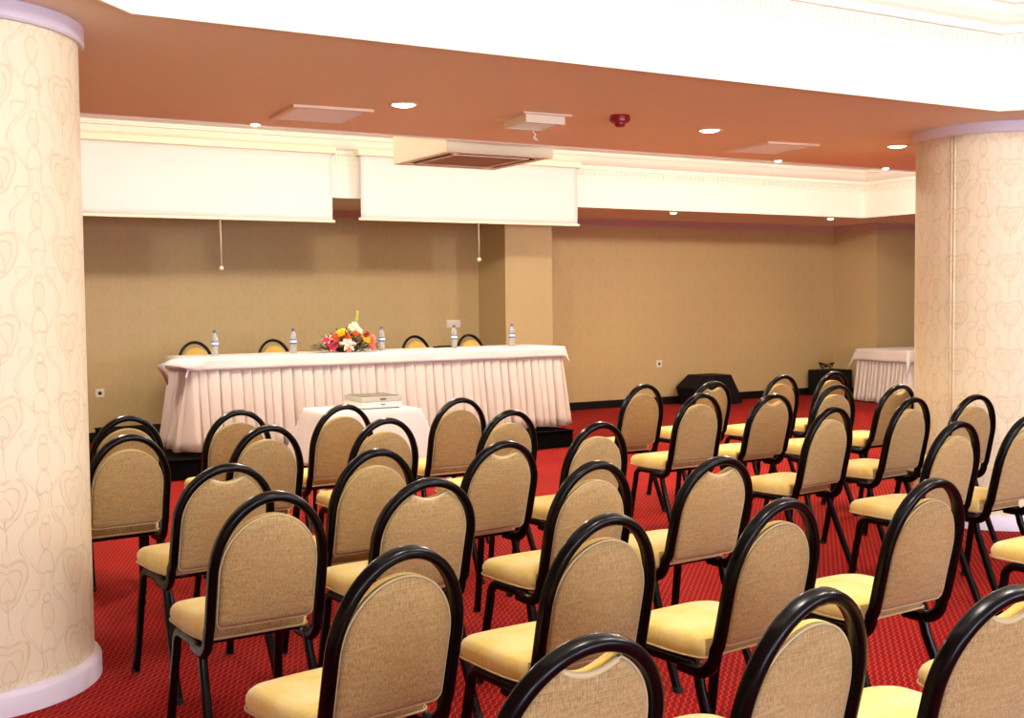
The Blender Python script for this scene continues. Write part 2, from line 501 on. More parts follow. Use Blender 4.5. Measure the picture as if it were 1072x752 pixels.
def frame_sweep(path, tw, td):
    """tube whose wide side stays in the side plane"""
    prof = rrect(tw, td, min(tw, td) * .42, 3)
    P = [Vector(p) for p in path]; n = len(P); V = []; m = len(prof)
    for i, p in enumerate(P):
        t = (P[min(i + 1, n - 1)] - P[max(i - 1, 0)]).normalized()
        # 'depth' direction: perpendicular to t in the plane holding t and local forward
        fwd = Vector((0, 1, 0.26)).normalized() if abs(t.y) < .75 else Vector((0, 0, 1))
        # smooth switch through the bend
        if abs(t.x) < .3:
            d = Vector((1, 0, 0)).cross(t).normalized()
            if d.dot(Vector((0, 1, .26))) < 0: d = -d
            if d.z < 0 and abs(t.y) > .9: d = -d
            s = Vector((1, 0, 0))
            s = (s - t * s.dot(t)).normalized()
            ref = s
        else:
            d = (fwd - t * fwd.dot(t)).normalized()
            s = d.cross(t)
            if s.dot(Vector((1, 0, 0))) < 0: pass
        # make (s, d) a consistent frame: s = d x t or -(d x t)
        s = d.cross(t).normalized()
        if i and s.dot(prev_s) < 0: s = -s; 
        prev_s = s
        if i and d.dot(prev_d) < -.2: d = -d
        prev_d = d
        for u, w in prof: V.append(p + s * u + d * w)
    Fs = []
    for i in range(n - 1):
        for k in range(m):
            a = i * m + k; a2 = i * m + (k + 1) % m
            Fs.append((a, a2, a2 + m, a + m))
    Fs.append(tuple(range(m))[::-1]); Fs.append(tuple(range((n - 1) * m, n * m)))
    return V, Fs

def pad_outline(dip):
    w = CW / 2 - TW - .003
    z0 = .511; zt = HC - ARC; rb = .03
    A = ARC - TW - .003 - (.042 if not dip else .0)
    pts = []
    pts += [(x, z) for x, z in arcpts((w - rb, z0 + rb), rb, -PI / 2, 0, 5)]
    pts += [(w, z0 + rb + (zt - z0 - rb) * k / 6) for k in range(1, 6)]
    if not dip:
        pts += [(w * math.cos(PI * k / 32), zt + A * math.sin(PI * k / 32)) for k in range(0, 33)]
    else:
        a0 = math.acos(.078 / w)
        right = [(w * math.cos(a0 * k / 14), zt + A * math.sin(a0 * k / 14)) for k in range(15)]
        zc = right[-1][1]
        mid = [(.078 * (1 - k / 8), zc - .025 * math.sin(PI * k / 16)) for k in range(1, 16)]
        pts += right + mid + [(-x, z) for x, z in right[::-1]]
    pts += [(-w, z0 + rb + (zt - z0 - rb) * k / 6) for k in range(5, 0, -1)]
    pts += [(x, z) for x, z in arcpts((-w + rb, z0 + rb), rb, PI, 1.5 * PI, 5)]
    return pts

def pad_mesh(pts, rings, flip=1):
    """rings: (scale inset metres, y offset); last ring collapses to a centre"""
    n = len(pts); cx = 0; cz = .70
    V = []
    for ins, y in rings:
        for i, (x, z) in enumerate(pts):
            x0, z0 = pts[i - 1]; x1, z1 = pts[(i + 1) % n]
            tx, tz = x1 - x0, z1 - z0; L = math.hypot(tx, tz) or 1
            nx, nz = -tz / L, tx / L       # inward for a counter-clockwise outline
            if ins <= .05:
                X, Z = x + nx * ins, z + nz * ins
            else:
                k = 1 - ins; X, Z = cx + (x - cx) * k, cz + (z - cz) * k
            V.append((X, lean(Z) + y, Z))
    Fs = []
    for j in range(len(rings) - 1):
        for i in range(n):
            a = j * n + i; b = j * n + (i + 1) % n
            Fs.append((a, b, b + n, a + n))
    for j in (0, len(rings) - 1):
        c = len(V); y = rings[j][1]
        V.append((cx, lean(cz) + y * 1.02, cz))
        for i in range(n): Fs.append((j * n + i, j * n + (i + 1) % n, c))
    return V, Fs

def seat_outline(k=0.0):
    w = .212 - k; r = .075; y0 = .055 + k; y1 = .435 - k
    pts = arcpts((w - .05, y0 + .035), .035, -PI / 2, 0, 4)
    pts += [(w - .006, y0 + .08), (w - .001, y0 + .15), (w - .003, y0 + .23)]
    pts += arcpts((w - r - .004, y1 - r), r, 0, PI / 2, 8)
    pts += [(.07, y1 + .006), (0, y1 + .008), (-.07, y1 + .006)]
    pts += arcpts((-w + r + .004, y1 - r), r, PI / 2, PI, 8)
    pts += [(-w + .003, y0 + .23), (-w + .001, y0 + .15), (-w + .006, y0 + .08)]
    pts += arcpts((-w + .05, y0 + .035), .035, PI, 1.5 * PI, 4)
    return pts

CH_CAT = 'chair'
def make_chair(dip):
    global HC, CW, REC, ARC, LZ
    LZ = .038 if dip else .014
    HC, CW, REC, ARC = DIMS[dip]; SW = CW / .435
    t = empty('banquet_chair', (0, 0, 0))
    V, Fs = frame_sweep(chair_paths(), TW, TD)
    mesh_obj('back_frame', V, Fs, M['frame'], t, True, .9)
    for sx in (-1, 1):
        x = sx * .198 * SW
        # U shaped side frame cut into front leg, rail and rear leg
        prof = rrect(.029, .036, .012, 3)
        fr = [(x + sx * .018, .412, 0.0), (x + sx * .012, .388, .12), (x + sx * .006, .362, .27), (x + sx * .001, .346, .355)]
        for k in range(1, 9):
            a = PI / 2 * k / 8; fr.append((x, .346 - .055 * (1 - math.cos(a)) - .004 * k / 8, .372 + .052 * math.sin(a)))
        fr.append((x, .27, .424))
        def swp(path, name, par, nm):
            P = [Vector((p[0], p[1], p[2] * (1 + LZ / .424))) for p in path]; V = []; m = len(prof); n = len(P)
            for i, p in enumerate(P):
                tt = (P[min(i + 1, n - 1)] - P[max(i - 1, 0)]).normalized()
                s = Vector((1, 0, 0)); s = (s - tt * s.dot(tt)).normalized(); d = s.cross(tt)
                for u, w in prof: V.append(p + s * u + d * w)
            F = [(i * m + k, i * m + (k + 1) % m, (i + 1) * m + (k + 1) % m, (i + 1) * m + k) for i in range(n - 1) for k in range(m)]
            F += [tuple(range(m))[::-1], tuple(range((n - 1) * m, n * m))]
            return mesh_obj(name, V, F, M['frame'], par, True, .9)
        l1 = swp(fr, 'leg', t, 0)
        swp([(x, .275, .424), (x, .22, .424), (x, .165, .424)], 'seat_rail', t, 0)
        rr = [(x + sx * .018, -.10, 0.0), (x + sx * .013, -.04, .13), (x + sx * .006, .02, .27), (x + sx * .001, .055, .352)]
        for k in range(1, 9):
            a = PI / 2 * k / 8; rr.append((x, .060 + .055 * (1 - math.cos(a)), .368 + .056 * math.sin(a)))
        rr.append((x, .17, .424))
        l2 = swp(rr, 'leg', t, 0)
        for (fx, fy, lg) in ((x + sx * .018, .413, l1), (x + sx * .018, -.102, l2)):
            G().prism([(fx + u * 1.12, fy + w * 1.12) for u, w in prof], 0, .022).obj('foot_cap', M['rubber'], lg)
    br = G()
    q = .195 * SW; br.sweep([(-q, .30, .418 + LZ), (0, .30, .418 + LZ), (q, .30, .418 + LZ)], circ(.010, 8), side=(0, 1, 0))
    br.sweep([(-q, .14, .418 + LZ), (0, .14, .418 + LZ), (q, .14, .418 + LZ)], circ(.010, 8), side=(0, 1, 0))
    br.obj('cross_bar', M['frame'], t, True)
    # small bright brackets joining seat and hoop
    for sx in (-1, 1):
        G().box(sx * .185 * SW - .010, sx * .185 * SW + .010, .058, .085, .426 + LZ, .440 + LZ).obj('bracket', M['chrome'], t)
    # seat
    rings = [(.03, .440), (.006, .441), (.0, .449), (-.004, .470), (-.003, .490), (.004, .505), (.015, .514)]
    V = []; n = None
    for k, z in rings:
        o = seat_outline(k); n = len(o)
        for (x, y) in o: V.append((x * SW, y, z + LZ - .010 * max(0, (y - .30) / .12) ** 2 * (z > .48)))
    o = seat_outline(.015); nr = len(rings)
    for k in (.9, .75, .55, .3):
        for (x, y) in o:
            Y = .24 + (y - .24) * k
            V.append((x * k * SW, Y, .514 + LZ + .013 * (1 - k * k) ** .8 - .010 * max(0, (Y - .30) / .12) ** 2))
        nr += 1
    V.append((0, .24, .527 + LZ))
    Fs = []
    for j in range(nr - 1):
        for i in range(n):
            a_ = j * n + i; b_ = j * n + (i + 1) % n; Fs.append((a_, b_, b_ + n, a_ + n))
    Fs.append(tuple(range(n)))
    for i in range(n): Fs.append(((nr - 1) * n + i, (nr - 1) * n + (i + 1) % n, nr * n))
    st = mesh_obj('seat', V, Fs, M['gold'], t, True)
    st.data.materials.append(M['linen'])
    for p in st.data.polygons:
        if p.normal.y < -.85 and p.center.y < .08 and p.center.z < .505 + LZ: p.material_index = 1
    # piping line low on the seat
    o = seat_outline(-.0045)
    g = G(); g.sweep([(x * SW, y, .449 + LZ) for x, y in o], circ(.0035, 6), side=(0, 0, 1), closed=True); g.obj('seat_piping', M['piping'], t, True)
    # back pad: gold front cushion, tan linen rear cover
    pts = pad_outline(dip)
    V, Fs = pad_mesh(pts, [(.004, .002), (.0, .004), (.0, .022), (.0051, .034), (.055, .040), (.12, .045), (.25, .050), (.6, .056)])
    mesh_obj('back_cushion', V, Fs, M['gold_deep'], t, True)
    V, Fs = pad_mesh(pts, [(.6, -.022), (.25, -.020), (.12, -.018), (.0501, -.015), (.008, -.010), (.004, -.004), (.002, .003)])
    bc = mesh_obj('back_cover', V, Fs, M['linen'], t, True)
    g = G()
    n = len(pts); q = []
    for i, (x, z) in enumerate(pts):
        x0, z0 = pts[i - 1]; x1, z1 = pts[(i + 1) % n]; L = math.hypot(x1 - x0, z1 - z0)
        X, Z = x + -(z1 - z0) / L * .004, z + (x1 - x0) / L * .004
        q.append((X, lean(Z) - .008, Z))
    if dip:
        # rolled lip along the handle dip
        top = [p for p in q if abs(p[0]) < .077 and p[2] > .8]
        g.sweep(top, circ(.0075, 8), side=(0, 1, 0))
    g.sweep(q, circ(.003, 6), side=(0, 1, 0), closed=True)
    g.obj('back_piping', M['piping'], bc, True)
    return t

def copy_tree(o, parent=None):
    c = o.copy(); COL.objects.link(c)
    if parent is not None: c.parent = parent
    for ch in list(o.children): copy_tree(ch, c)
    return c

base = {0: make_chair(False), 1: make_chair(True)}
used = {0: False, 1: False}
CHAIRS = {
 # name: (x, y, yaw clockwise, dip, label)
 'c1': (1.488, 6.883, 0.0, 0, 'banquet chair mostly hidden behind another one, farthest back beside the left column'),
 'c2': (1.268, 5.898, -4.7, 0, 'golden backed banquet chair standing closest beside the left column'),
 'c3': (2.116, 6.845, 0.5, 0, 'front row banquet chair before the left end of the pleated head table'),
 'c4': (1.962, 5.908, -4.4, 0, 'second row banquet chair standing right of the one beside the left column'),
 'A': (1.402, 4.793, -5.8, 1, 'leftmost of the banquet chairs with a dipped back top'),
 'B': (1.279, 3.857, -2.7, 0, 'large upright tan banquet chair in front of the dipped one at the left aisle'),
 'C': (2.757, 6.806, -2.1, 0, 'front row banquet chair overlapping the left part of the white projector table'),
 'D': (2.619, 5.888, -1.9, 0, 'second row banquet chair right below the silver projector'),
 'E': (2.029, 4.701, -5.1, 0, 'third row banquet chair with white glints along the left of its hoop, left of centre'),
 'F': (1.913, 3.980, -3.7, 1, 'dipped back banquet chair directly right of the large upright one, red carpet in its dip'),
 'G': (1.259, 2.821, -9.5, 0, 'big tan banquet chair with cream seat, leftmost one cut by the bottom edge'),
 'H': (3.562, 6.800, -0.8, 0, 'front row banquet chair with golden back before the middle of the head table skirt'),
 'I': (3.388, 5.881, -4.8, 0, 'second row banquet chair before the right end of the head table skirt'),
 'J': (2.712, 4.813, -6.7, 1, 'third row banquet chair with a dipped back top near the picture centre'),
 'K': (3.416, 5.033, -4.4, 0, 'third row banquet chair at the aisle, below the right end of the head table'),
 'L': (2.577, 3.856, -4.3, 0, 'fourth row banquet chair with a bright yellow seat, right of the picture centre'),
 'N': (1.963, 2.907, -3.8, 0, 'large tan banquet chair at bottom centre with its yellow seat and legs to the left'),
 'O': (1.263, 1.988, -4.3, 1, 'nearest banquet chair in bottom centre with dipped top and glint on its hoop'),
 'P': (5.231, 7.062, -3.7, 0, 'front row banquet chair of the right block, alone at its left end'),
 'Q': (6.048, 7.257, -3.3, 1, 'dipped back banquet chair just in front of the black wedge loudspeaker'),
 'R': (5.019, 6.152, -1.3, 0, 'second row banquet chair of the right block, first from the aisle, with pale straight back'),
 'S': (5.572, 6.075, -3.7, 1, 'second row banquet chair with dipped top, right block, second from the aisle'),
 'T': (6.743, 7.203, -0.9, 0, 'far banquet chair with orange gold back against the wall skirting, right of the wedge loudspeaker'),
 'U': (7.379, 7.263, -2.1, 0, 'farthest banquet chair, in front of the low black box by the corner'),
 'V': (6.293, 6.177, 1.7, 0, 'banquet chair with a glint on its hoop, wedged between two others before the black box'),
 'W': (4.972, 4.945, -6.1, 0, 'third row banquet chair of the right block with a pale yellow seat to its left'),
 'X': (6.883, 6.142, -3.2, 1, 'dipped back banquet chair turned sideways in front of the small skirted corner table'),
 'Y': (5.833, 5.109, -4.9, 0, 'tall looking banquet chair left of the right column, in front of the sideways dipped one'),
 'Z1': (6.318, 5.014, 3.8, 0, 'small banquet chair standing directly against the right column'),
 'Z2': (4.896, 4.021, -2.5, 0, 'banquet chair in front of the right column, second from its left side'),
 'Z3': (5.420, 4.000, -3.0, 0, 'banquet chair cut by the right edge of the picture in front of the column base'),
 'M1': (3.173, 3.832, -4.1, 1, 'fourth row banquet chair with a dipped top, at the aisle right of centre'),
 'M2': (2.565, 2.819, -6.3, 0, 'tan banquet chair right of bottom centre with a wide cream seat edge at its left'),
 'M3': (3.284, 2.838, -3.4, 0, 'tan banquet chair at lower right whose whole hoop and bent lower tube are visible'),
 'M4': (1.819, 1.933, -6.9, 0, 'large banquet chair at the bottom edge between the nearest one and the right corner one'),
 'M5': (2.286, 1.798, 0.6, 1, 'largest banquet chair in the bottom right corner with a dipped top'),
 'c37': (4.600, 2.920, -4.0, 0, 'banquet chair at the right edge of which only the rounded yellow seat front shows'),
 'c38': (2.970, 1.930, -4.0, 0, 'banquet chair of which only a pale seat corner shows behind the bottom right corner one'),
}
def put_chair(x, y, yaw, dip, label, group, z=0.0):
    if not used[dip]: o = base[dip]; used[dip] = True
    else: o = copy_tree(base[dip])
    o.location = (x, y, z); o.rotation_euler = (0, 0, -math.radians(yaw))
    o['label'] = label; o['category'] = CH_CAT; o['group'] = group
    return o
for k, (x, y, a, d, lb) in CHAIRS.items():
    put_chair(x, y, a, d, lb, 'audience banquet chairs facing the head table')

# ------------------------------------------------------------------ dais, head table
DZ = .19
d = empty('dais', (0, 0, 0), 0, 'low black dais under the long pleated head table', 'platform')
G().box(2.70, 7.02, 10.60, 13.95, .012, DZ - .012).obj('riser', M['dais'], d)
G().box(2.69, 7.03, 10.59, 13.96, DZ - .012, DZ).obj('deck', M['dais'], d)
ht = empty('head_table', (0, 0, 0), 0, 'long head table with a blush pleated skirt on the black dais', 'table')
TX0, TX1, TY0, TY1, TZ = 2.96, 7.02, 10.83, 11.55, 1.085
G().box(TX0, TX1, TY0, TY1, TZ - .03, TZ - .004).obj('tabletop', M['silver'], ht)
for x in (TX0 + .1, (TX0 + TX1) / 2, TX1 - .1):
    for y in (TY0 + .08, TY1 - .08):
        g = G(); g.lathe([(.016, DZ + .001), (.016, TZ - .03)], x, y, 10); g.obj('leg', M['frame'], ht, True)

def skirt(name, poly, zt, zb, mat, parent, pitch, amp, flare, seed=1, nz=8, closed=False, cdir=1, endflare=0):
    """pleated hanging cloth along polyline poly (outside = right of travel)"""
    rnd = random.Random(seed)
    segs = []; tot = 0
    for i in range(len(poly) - 1):
        a = Vector(poly[i]); b = Vector(poly[i + 1]); L = (b - a).length; segs.append((a, b, L, tot)); tot += L
    npl = int(tot / pitch); ns = npl * 8
    # irregular pleat boundaries
    bounds = [0]
    for i in range(npl): bounds.append(bounds[-1] + rnd.uniform(.7, 1.3))
    sc = tot / bounds[-1]; bounds = [b * sc for b in bounds]
    depth = [rnd.uniform(.6, 1.2) for _ in range(npl + 1)]; phase = [rnd.uniform(-.25, .25) for _ in range(npl + 1)]
    V = []; S = []
    for i in range(npl):
        for k in range(8): S.append((bounds[i] + (bounds[i + 1] - bounds[i]) * (0, .06, .2, .4, .6, .78, .86, .94)[k], i, (0, .06, .2, .4, .6, .78, .86, .94)[k]))
    S.append((tot, npl - 1, 1.0))
    for j in range(nz + 1):
        tz = j / nz; z = zt + (zb - zt) * tz
        for s, i, f in S:
            for a, b, L, t0 in segs:
                if s <= t0 + L + 1e-6: break
            p = a + (b - a) * ((s - t0) / L); e = (b - a) / L; nn = Vector((e.y, -e.x))
            # soften normals at corners
            ff = f + phase[i] * math.sin(PI * f) * tz * .6
            ff = min(1, max(0, ff)); w = (.35 + .65 * (ff / .8) ** .7) if ff < .8 else max(0.0, 1 - ((ff - .8) / .2) ** 1.2)
            w = w if ff > .06 else ff / .06 * .35
            o = amp * depth[i] * (w - .6) * (.4 + .95 * tz) + flare * tz
            # corner rounding
            for (ca, cb, cl, ct) in segs[:-1]:
                dd = abs(s - (ct + cl))
                if dd < .07: o += 0.02 * (1 - dd / .07) * tz
            drift = .012 * math.sin(i * 2.1 + 1.3) * tz
            V.append((p.x + nn.x * o + e.x * drift, p.y + nn.y * o + e.y * drift, z + .006 * math.sin(i * 1.7) * tz))
    m = len(S); Fs = []
    for j in range(nz):
        for k in range(m - 1):
            Fs.append((j * m + k, j * m + k + 1, (j + 1) * m + k + 1, (j + 1) * m + k))
    o = mesh_obj(name, V, Fs, mat, parent, True, .9)
    md = o.modifiers.new('thick', 'SOLIDIFY'); md.thickness = .003
    return o
skirt('skirt', [(TX0 - .01, TY1 + .01), (TX0 - .01, TY0 - .012), (TX1 + .01, TY0 - .012), (TX1 + .01, TY1 + .01)][::1], TZ - .045, .232, M['skirt'], ht, .098, .075, .11, 3)
# (travel order gives outside to the right: left side is walked toward the camera, front to the right)

def grid_cloth(name, x0, x1, y0, y1, z, drop, mat, corners=None, nx=40, ny=10, nd=4, wave=.004, flare=.02, seed=0, parent=None, loc=None, rz=0, tail=.0):
    """tablecloth: top plus hanging border; tail = extra length at the corners"""
    rnd = random.Random(seed)
    # parametrise u in [-drop, W+drop], v likewise
    W = x1 - x0; D = y1 - y0
    us = [-drop * (nd - k) / nd for k in range(nd)] + [W * k / nx for k in range(nx + 1)] + [W + drop * (k + 1) / nd for k in range(nd)]
    vs = [-drop * (nd - k) / nd for k in range(nd)] + [D * k / ny for k in range(ny + 1)] + [D + drop * (k + 1) / nd for k in range(nd)]
    V = []
    for v in vs:
        for u in us:
            ou = -u if u < 0 else (u - W if u > W else 0); ov = -v if v < 0 else (v - D if v > D else 0)
            su = -1 if u < 0 else 1; sv = -1 if v < 0 else 1
            cu = min(max(u, 0), W); cv = min(max(v, 0), D)
            if ou and ov:
                h = max(ou, ov) + min(ou, ov) * (.45 + tail)
                dx = (.30 * min(ou, ov) + flare * ou / drop) * su; dy = (.30 * min(ou, ov) + flare * ov / drop) * sv
            else:
                h = ou + ov
                wv = wave * math.sin((cu if ov else cv) * 9 + seed) * h / drop
                dx = (flare * ou / drop + (wv if ou else 0)) * su if ou else 0
                dy = (flare * ov / drop + (wv if ov else 0)) * sv if ov else 0
            V.append((x0 + cu + dx, y0 + cv + dy, z - h + (.0015 * math.sin(u * 7) * math.cos(v * 9) if not h else 0)))
    m = len(us)
    Fs = [(j * m + i, j * m + i + 1, (j + 1) * m + i + 1, (j + 1) * m + i) for j in range(len(vs) - 1) for i in range(m - 1)]
    o = mesh_obj(name, V, Fs, mat, parent, True)
    md = o.modifiers.new('thick', 'SOLIDIFY'); md.thickness = .003; md.offset = 1
    bv = None
    if loc: o.location = loc; o.rotation_euler = (0, 0, rz)
    return o
tc = grid_cloth('tablecloth', TX0 - .035, TX1 + .03, TY0 - .04, TY1 + .02, TZ + .004, .11, M['topcloth'], nx=70, wave=.004, flare=.012, seed=2, tail=.3)
tag(tc, 'blush tablecloth lying along the top of the long head table', 'tablecloth')
# turned back corner flap at the left end
fl = mesh_obj('corner_flap', [(2.86, 10.775, 1.098), (3.10, 10.765, 1.085), (3.03, 10.745, .975), (2.93, 10.74, 1.0), (2.80, 10.74, 1.03), (2.70, 10.80, 1.045), (2.66, 10.90, 1.03),
     (2.72, 10.95, .96), (2.76, 10.86, .94), (2.78, 10.98, .84), (2.86, 11.10, 1.095)],
    [(0, 1, 2), (0, 2, 3), (0, 3, 4), (0, 4, 5), (0, 5, 6), (0, 6, 10), (6, 7, 10), (5, 8, 7, 6), (8, 9, 7)], M['topcloth'], tc, True)
md = fl.modifiers.new('thick', 'SOLIDIFY'); md.thickness = .004

# chairs behind the head table facing the audience
for i, (x, lb) in enumerate([(3.71, 'gold backed chair behind the head table, leftmost beside the first water bottle'),
                             (4.64, 'gold backed chair behind the head table, just left of the flower arrangement'),
                             (6.50, 'gold backed chair behind the head table, right of the flowers and third water bottle'),
                             (7.28, 'gold backed chair behind the head table, rightmost in front of the dark pier side')]):
    o = put_chair(x, 13.3, 180, 0, lb, 'chairs behind the head table', DZ + .004)

# ------------------------------------------------------------------ bottles
def bottle(x, y, z, label, first=[None]):
    if first[0] is None:
        o = empty('water_bottle', (0, 0, 0))
        G().lathe([(.028, 0), (.032, .006), (.032, .05), (.030, .06), (.032, .07), (.032, .135), (.030, .15), (.033, .165), (.030, .185), (.016, .212), (.0125, .218), (.0125, .225)], n=20).obj('bottle_body', M['pet'], o, True, 1.0)
        b = G().lathe([(.0325, .092), (.0335, .094), (.0335, .138), (.0325, .140)], n=20, cap=False).obj('paper_label', M['labelblue'], o, True)
        G().lathe([(.034, .106), (.0345, .108), (.0345, .126), (.034, .128)], n=20, cap=False).obj('label_band', M['label'], b, True)
        G().lathe([(.0150, .222), (.0155, .224), (.0155, .243), (.013, .246)], n=18).obj('cap', M['capblue'], o, True, .8)
        first[0] = o
    else: o = copy_tree(first[0])
    o.location = (x, y, z); o['label'] = label; o['category'] = 'bottle'; o['group'] = 'water bottles on the head table'
    return o
ZT = TZ + .0075
for px, lb in ((3.31, 'clear water bottle with blue cap at the left end of the head table'),
               (4.105, 'clear water bottle with blue cap just left of the flower arrangement'),
               (5.07, 'clear water bottle with blue cap just right of the flower arrangement'),
               (5.925, 'clear water bottle with blue cap in front of the wall switch plate'),
               (6.65, 'clear water bottle with blue cap before the pale pier, rightmost on the table')):
    bottle(px, 11.25, ZT, lb)
pn = G(); pn.sweep([(5.80, 11.40, ZT + .012), (5.95, 11.40, ZT + .012), (6.0, 11.40, ZT + .012)], circ(.010, 8), side=(0, 0, 1))
pn.lathe([(.035, ZT), (.035, ZT + .012), (.012, ZT + .018)], 5.78, 11.40, 16)
tag(pn.obj('desk_microphone', M['blackgear'], None, True, .9), 'small black desk microphone lying left of the fourth water bottle', 'microphone')

# ------------------------------------------------------------------ flowers
fa = empty('flower_arrangement', (4.62, 11.12, ZT + .001), 0, 'low arrangement of pink lilies, red and yellow flowers on the head table', 'flowers')
M['leaf'] = simple('flower_leaves', srgb(44, 74, 26), .6, nv=.1, ns=30)
M['leaf2'] = simple('light_leaves', srgb(150, 170, 60), .6, nv=.08, ns=30)
M['leaf'] = simple('dark_flower_leaves', srgb(34, 60, 22), .6, nv=.1, ns=30)
FC = {'yellow': srgb(250, 205, 20), 'orange': srgb(222, 92, 24), 'pink': srgb(226, 60, 96), 'lilypink': srgb(250, 196, 180), 'white': srgb(248, 246, 214), 'rust': srgb(170, 60, 30), 'green': srgb(204, 214, 90), 'salmon': srgb(240, 130, 110)}
FM = {k: simple('petal_' + k, v, .6, nv=.05, ns=40) for k, v in FC.items()}
def petal(L, W, lift, curl, n=5):
    V = []; 
    for i in range(n + 1):
        t = i / n; w = W * math.sin(PI * min(1, .12 + .86 * t)) ** .8
        x = L * t; z = lift * L * t - curl * L * t * t
        V += [(x, -w / 2, z + .15 * w), (x, 0, z), (x, w / 2, z + .15 * w)]
    Fs = []
    for i in range(n):
        a = i * 3; Fs += [(a, a + 1, a + 4, a + 3), (a + 1, a + 2, a + 5, a + 4)]
    return V, Fs
def bloom(name, mat, loc, nrm, n, L, W, lift, curl, layers=1, parent=None, scale=.72):
    g = G(); q = Vector(nrm).normalized().to_track_quat('Z', 'Y')
    for ly in range(layers):
        s = scale ** ly
        for k in range(n):
            V, Fs = petal(L * s, W * s, lift + .45 * ly, curl)
            rot = Matrix.Rotation(2 * PI * (k + .5 * ly) / n + random.uniform(-.08, .08), 3, 'Z')
            g.add([q @ (rot @ Vector(v)) + Vector(loc) for v in V], Fs)
    o = g.obj(name, mat, parent, True)
    md = o.modifiers.new('thick', 'SOLIDIFY'); md.thickness = .002
    return o
rnd = random.Random(5)
g = G()
for i in range(420):
    a = rnd.uniform(0, 2 * PI); rr_ = rnd.uniform(.02, 1); x = .33 * rr_ * math.cos(a); y = .13 * rr_ * math.sin(a)
    hmax = .05 + .15 * (1 - abs(x) / .34); z = rnd.uniform(.004, hmax)
    V, Fs = petal(rnd.uniform(.04, .085), rnd.uniform(.014, .028), rnd.uniform(.1, 1.2), .35)
    rt = Matrix.Rotation(math.atan2(y * 2, x) + rnd.uniform(-.5, .5), 3, 'Z')
    vv = [rt @ Vector(v) + Vector((x, y, z)) for v in V]
    vv = [Vector((v.x, v.y, max(v.z, .002))) for v in vv]
    g.add(vv, Fs)
g.obj('foliage', M['leaf'], fa, True)
G().lathe([(.09, 0), (.12, .02), (.12, .045), (.10, .05)], n=24).obj('bowl', M['leaf'], fa, True)
def hb(name, col, x, z, n=14, L=.042, W=.016, y=-.10, layers=3, lift=.35, curl=.15):
    bloom(name, FM[col], (x, y, z), (x * 1.5, -.9, .55), n, L, W, lift, curl, layers, fa)
for x, z in ((-.075, .205), (-.11, .19), (.165, .13), (.19, .115), (-.02, .115)): hb('chrysanthemum', 'yellow', x, z)
for x, z in ((-.155, .165), (-.02, .15), (-.185, .14), (-.135, .14), (.06, .185), (-.05, .18)): hb('carnation', 'orange', x, z, L=.036)
for x, z in ((.19, .185), (.165, .165), (-.09, .15), (.09, .17)): hb('carnation', 'rust', x, z, L=.03)
for x, z in ((-.215, .095), (-.165, .075), (-.19, .055), (-.245, .12)): hb('rose', 'pink', x, z, n=8, L=.045, W=.035)
for x, z in ((.235, .095), (.245, .13), (.23, .065), (.24, .04)): hb('alstroemeria', 'salmon', x, z, n=6, L=.05, W=.02, layers=2)
for x, z in ((.055, .235), (.10, .225), (.075, .265), (.04, .245), (.12, .21)): hb('gladiolus', 'white', x, z, n=6, L=.045, W=.028, y=-.04, layers=2)
bloom('lily', FM['lilypink'], (-.045, -.14, .085), (-.05, -.8, .6), 6, .10, .040, .42, .42, 1, fa)
bloom('lily', FM['salmon'], (-.04, -.165, .03), (0, -1, .1), 5, .05, .022, .6, .2, 1, fa)
bloom('lily', FM['lilypink'], (-.235, -.10, .12), (-.6, -.6, .6), 6, .06, .022, .7, .2, 1, fa)
g = G(); g.sweep([(.08, -.02, .12), (.095, -.02, .24), (.115, -.02, .36), (.118, -.02, .40)], circ(.0035, 6), side=(1, 0, 0))
for k in range(16):
    z = .27 + .009 * k; x = .10 + .0013 * k + .010 * math.sin(k * 2.4)
    g.lathe([(.002, z - .010), (.009, z), (.007, z + .010), (.001, z + .016)], x, -.02 + .008 * math.cos(k * 2.4), 7)
g.obj('flower_spike', FM['green'], fa, True)

# ------------------------------------------------------------------ projector table + projector
pt = empty('projector_table', (3.49, 8.12, 0), 0, 'small table under a draped white cloth in front of the head table', 'table')
PZ = .80
G().box(-.345, .345, -.28, .28, PZ - .03, PZ - .004).obj('tabletop', M['silver'], pt)
for sx in (-1, 1):
    for sy in (-1, 1):
        G().lathe([(.015, 0), (.015, PZ - .03)], sx * .30, sy * .22, 10).obj('leg', M['frame'], pt, True)
pc = grid_cloth('tablecloth', -.355, .355, -.29, .29, PZ + .002, .40, M['whitecloth'], nx=30, ny=16, nd=12, wave=.018, flare=.07, seed=4, loc=(3.49, 8.12, 0))
tag(pc, 'white cloth draped over the small projector table', 'tablecloth')
pj = empty('projector', (3.60, 8.16, PZ + .006), 0, 'flat silver grey projector on the small white table', 'projector')
def rbox(name, x0, x1, y0, y1, z0, z1, r, mat, parent):
    g = G(); P = [(((x0 + x1) / 2) + u, ((y0 + y1) / 2) + w) for u, w in rrect(x1 - x0, y1 - y0, r, 4)]
    g.prism(P, z0, z1); o = g.obj(name, mat, parent)
    bv = o.modifiers.new('bev', 'BEVEL'); bv.width = .004; bv.segments = 2; bv.limit_method = 'ANGLE'
    return o
rbox('lower_shell', -.165, .165, -.17, .17, .006, .050, .015, M['projwhite'], pj)
rbox('upper_shell', -.165, .165, -.17, .17, .052, .088, .015, M['silver'], pj)
rbox('top_panel', -.15, .15, -.15, .155, .088, .092, .012, simple('projector_top', srgb(118, 112, 88), .5), pj)
for i in range(4):
    G().lathe([(.01, 0), (.01, .008)], (-.14, .14)[i % 2], (-.14, .14)[i // 2], 10).obj('foot', M['rubber'], pj)
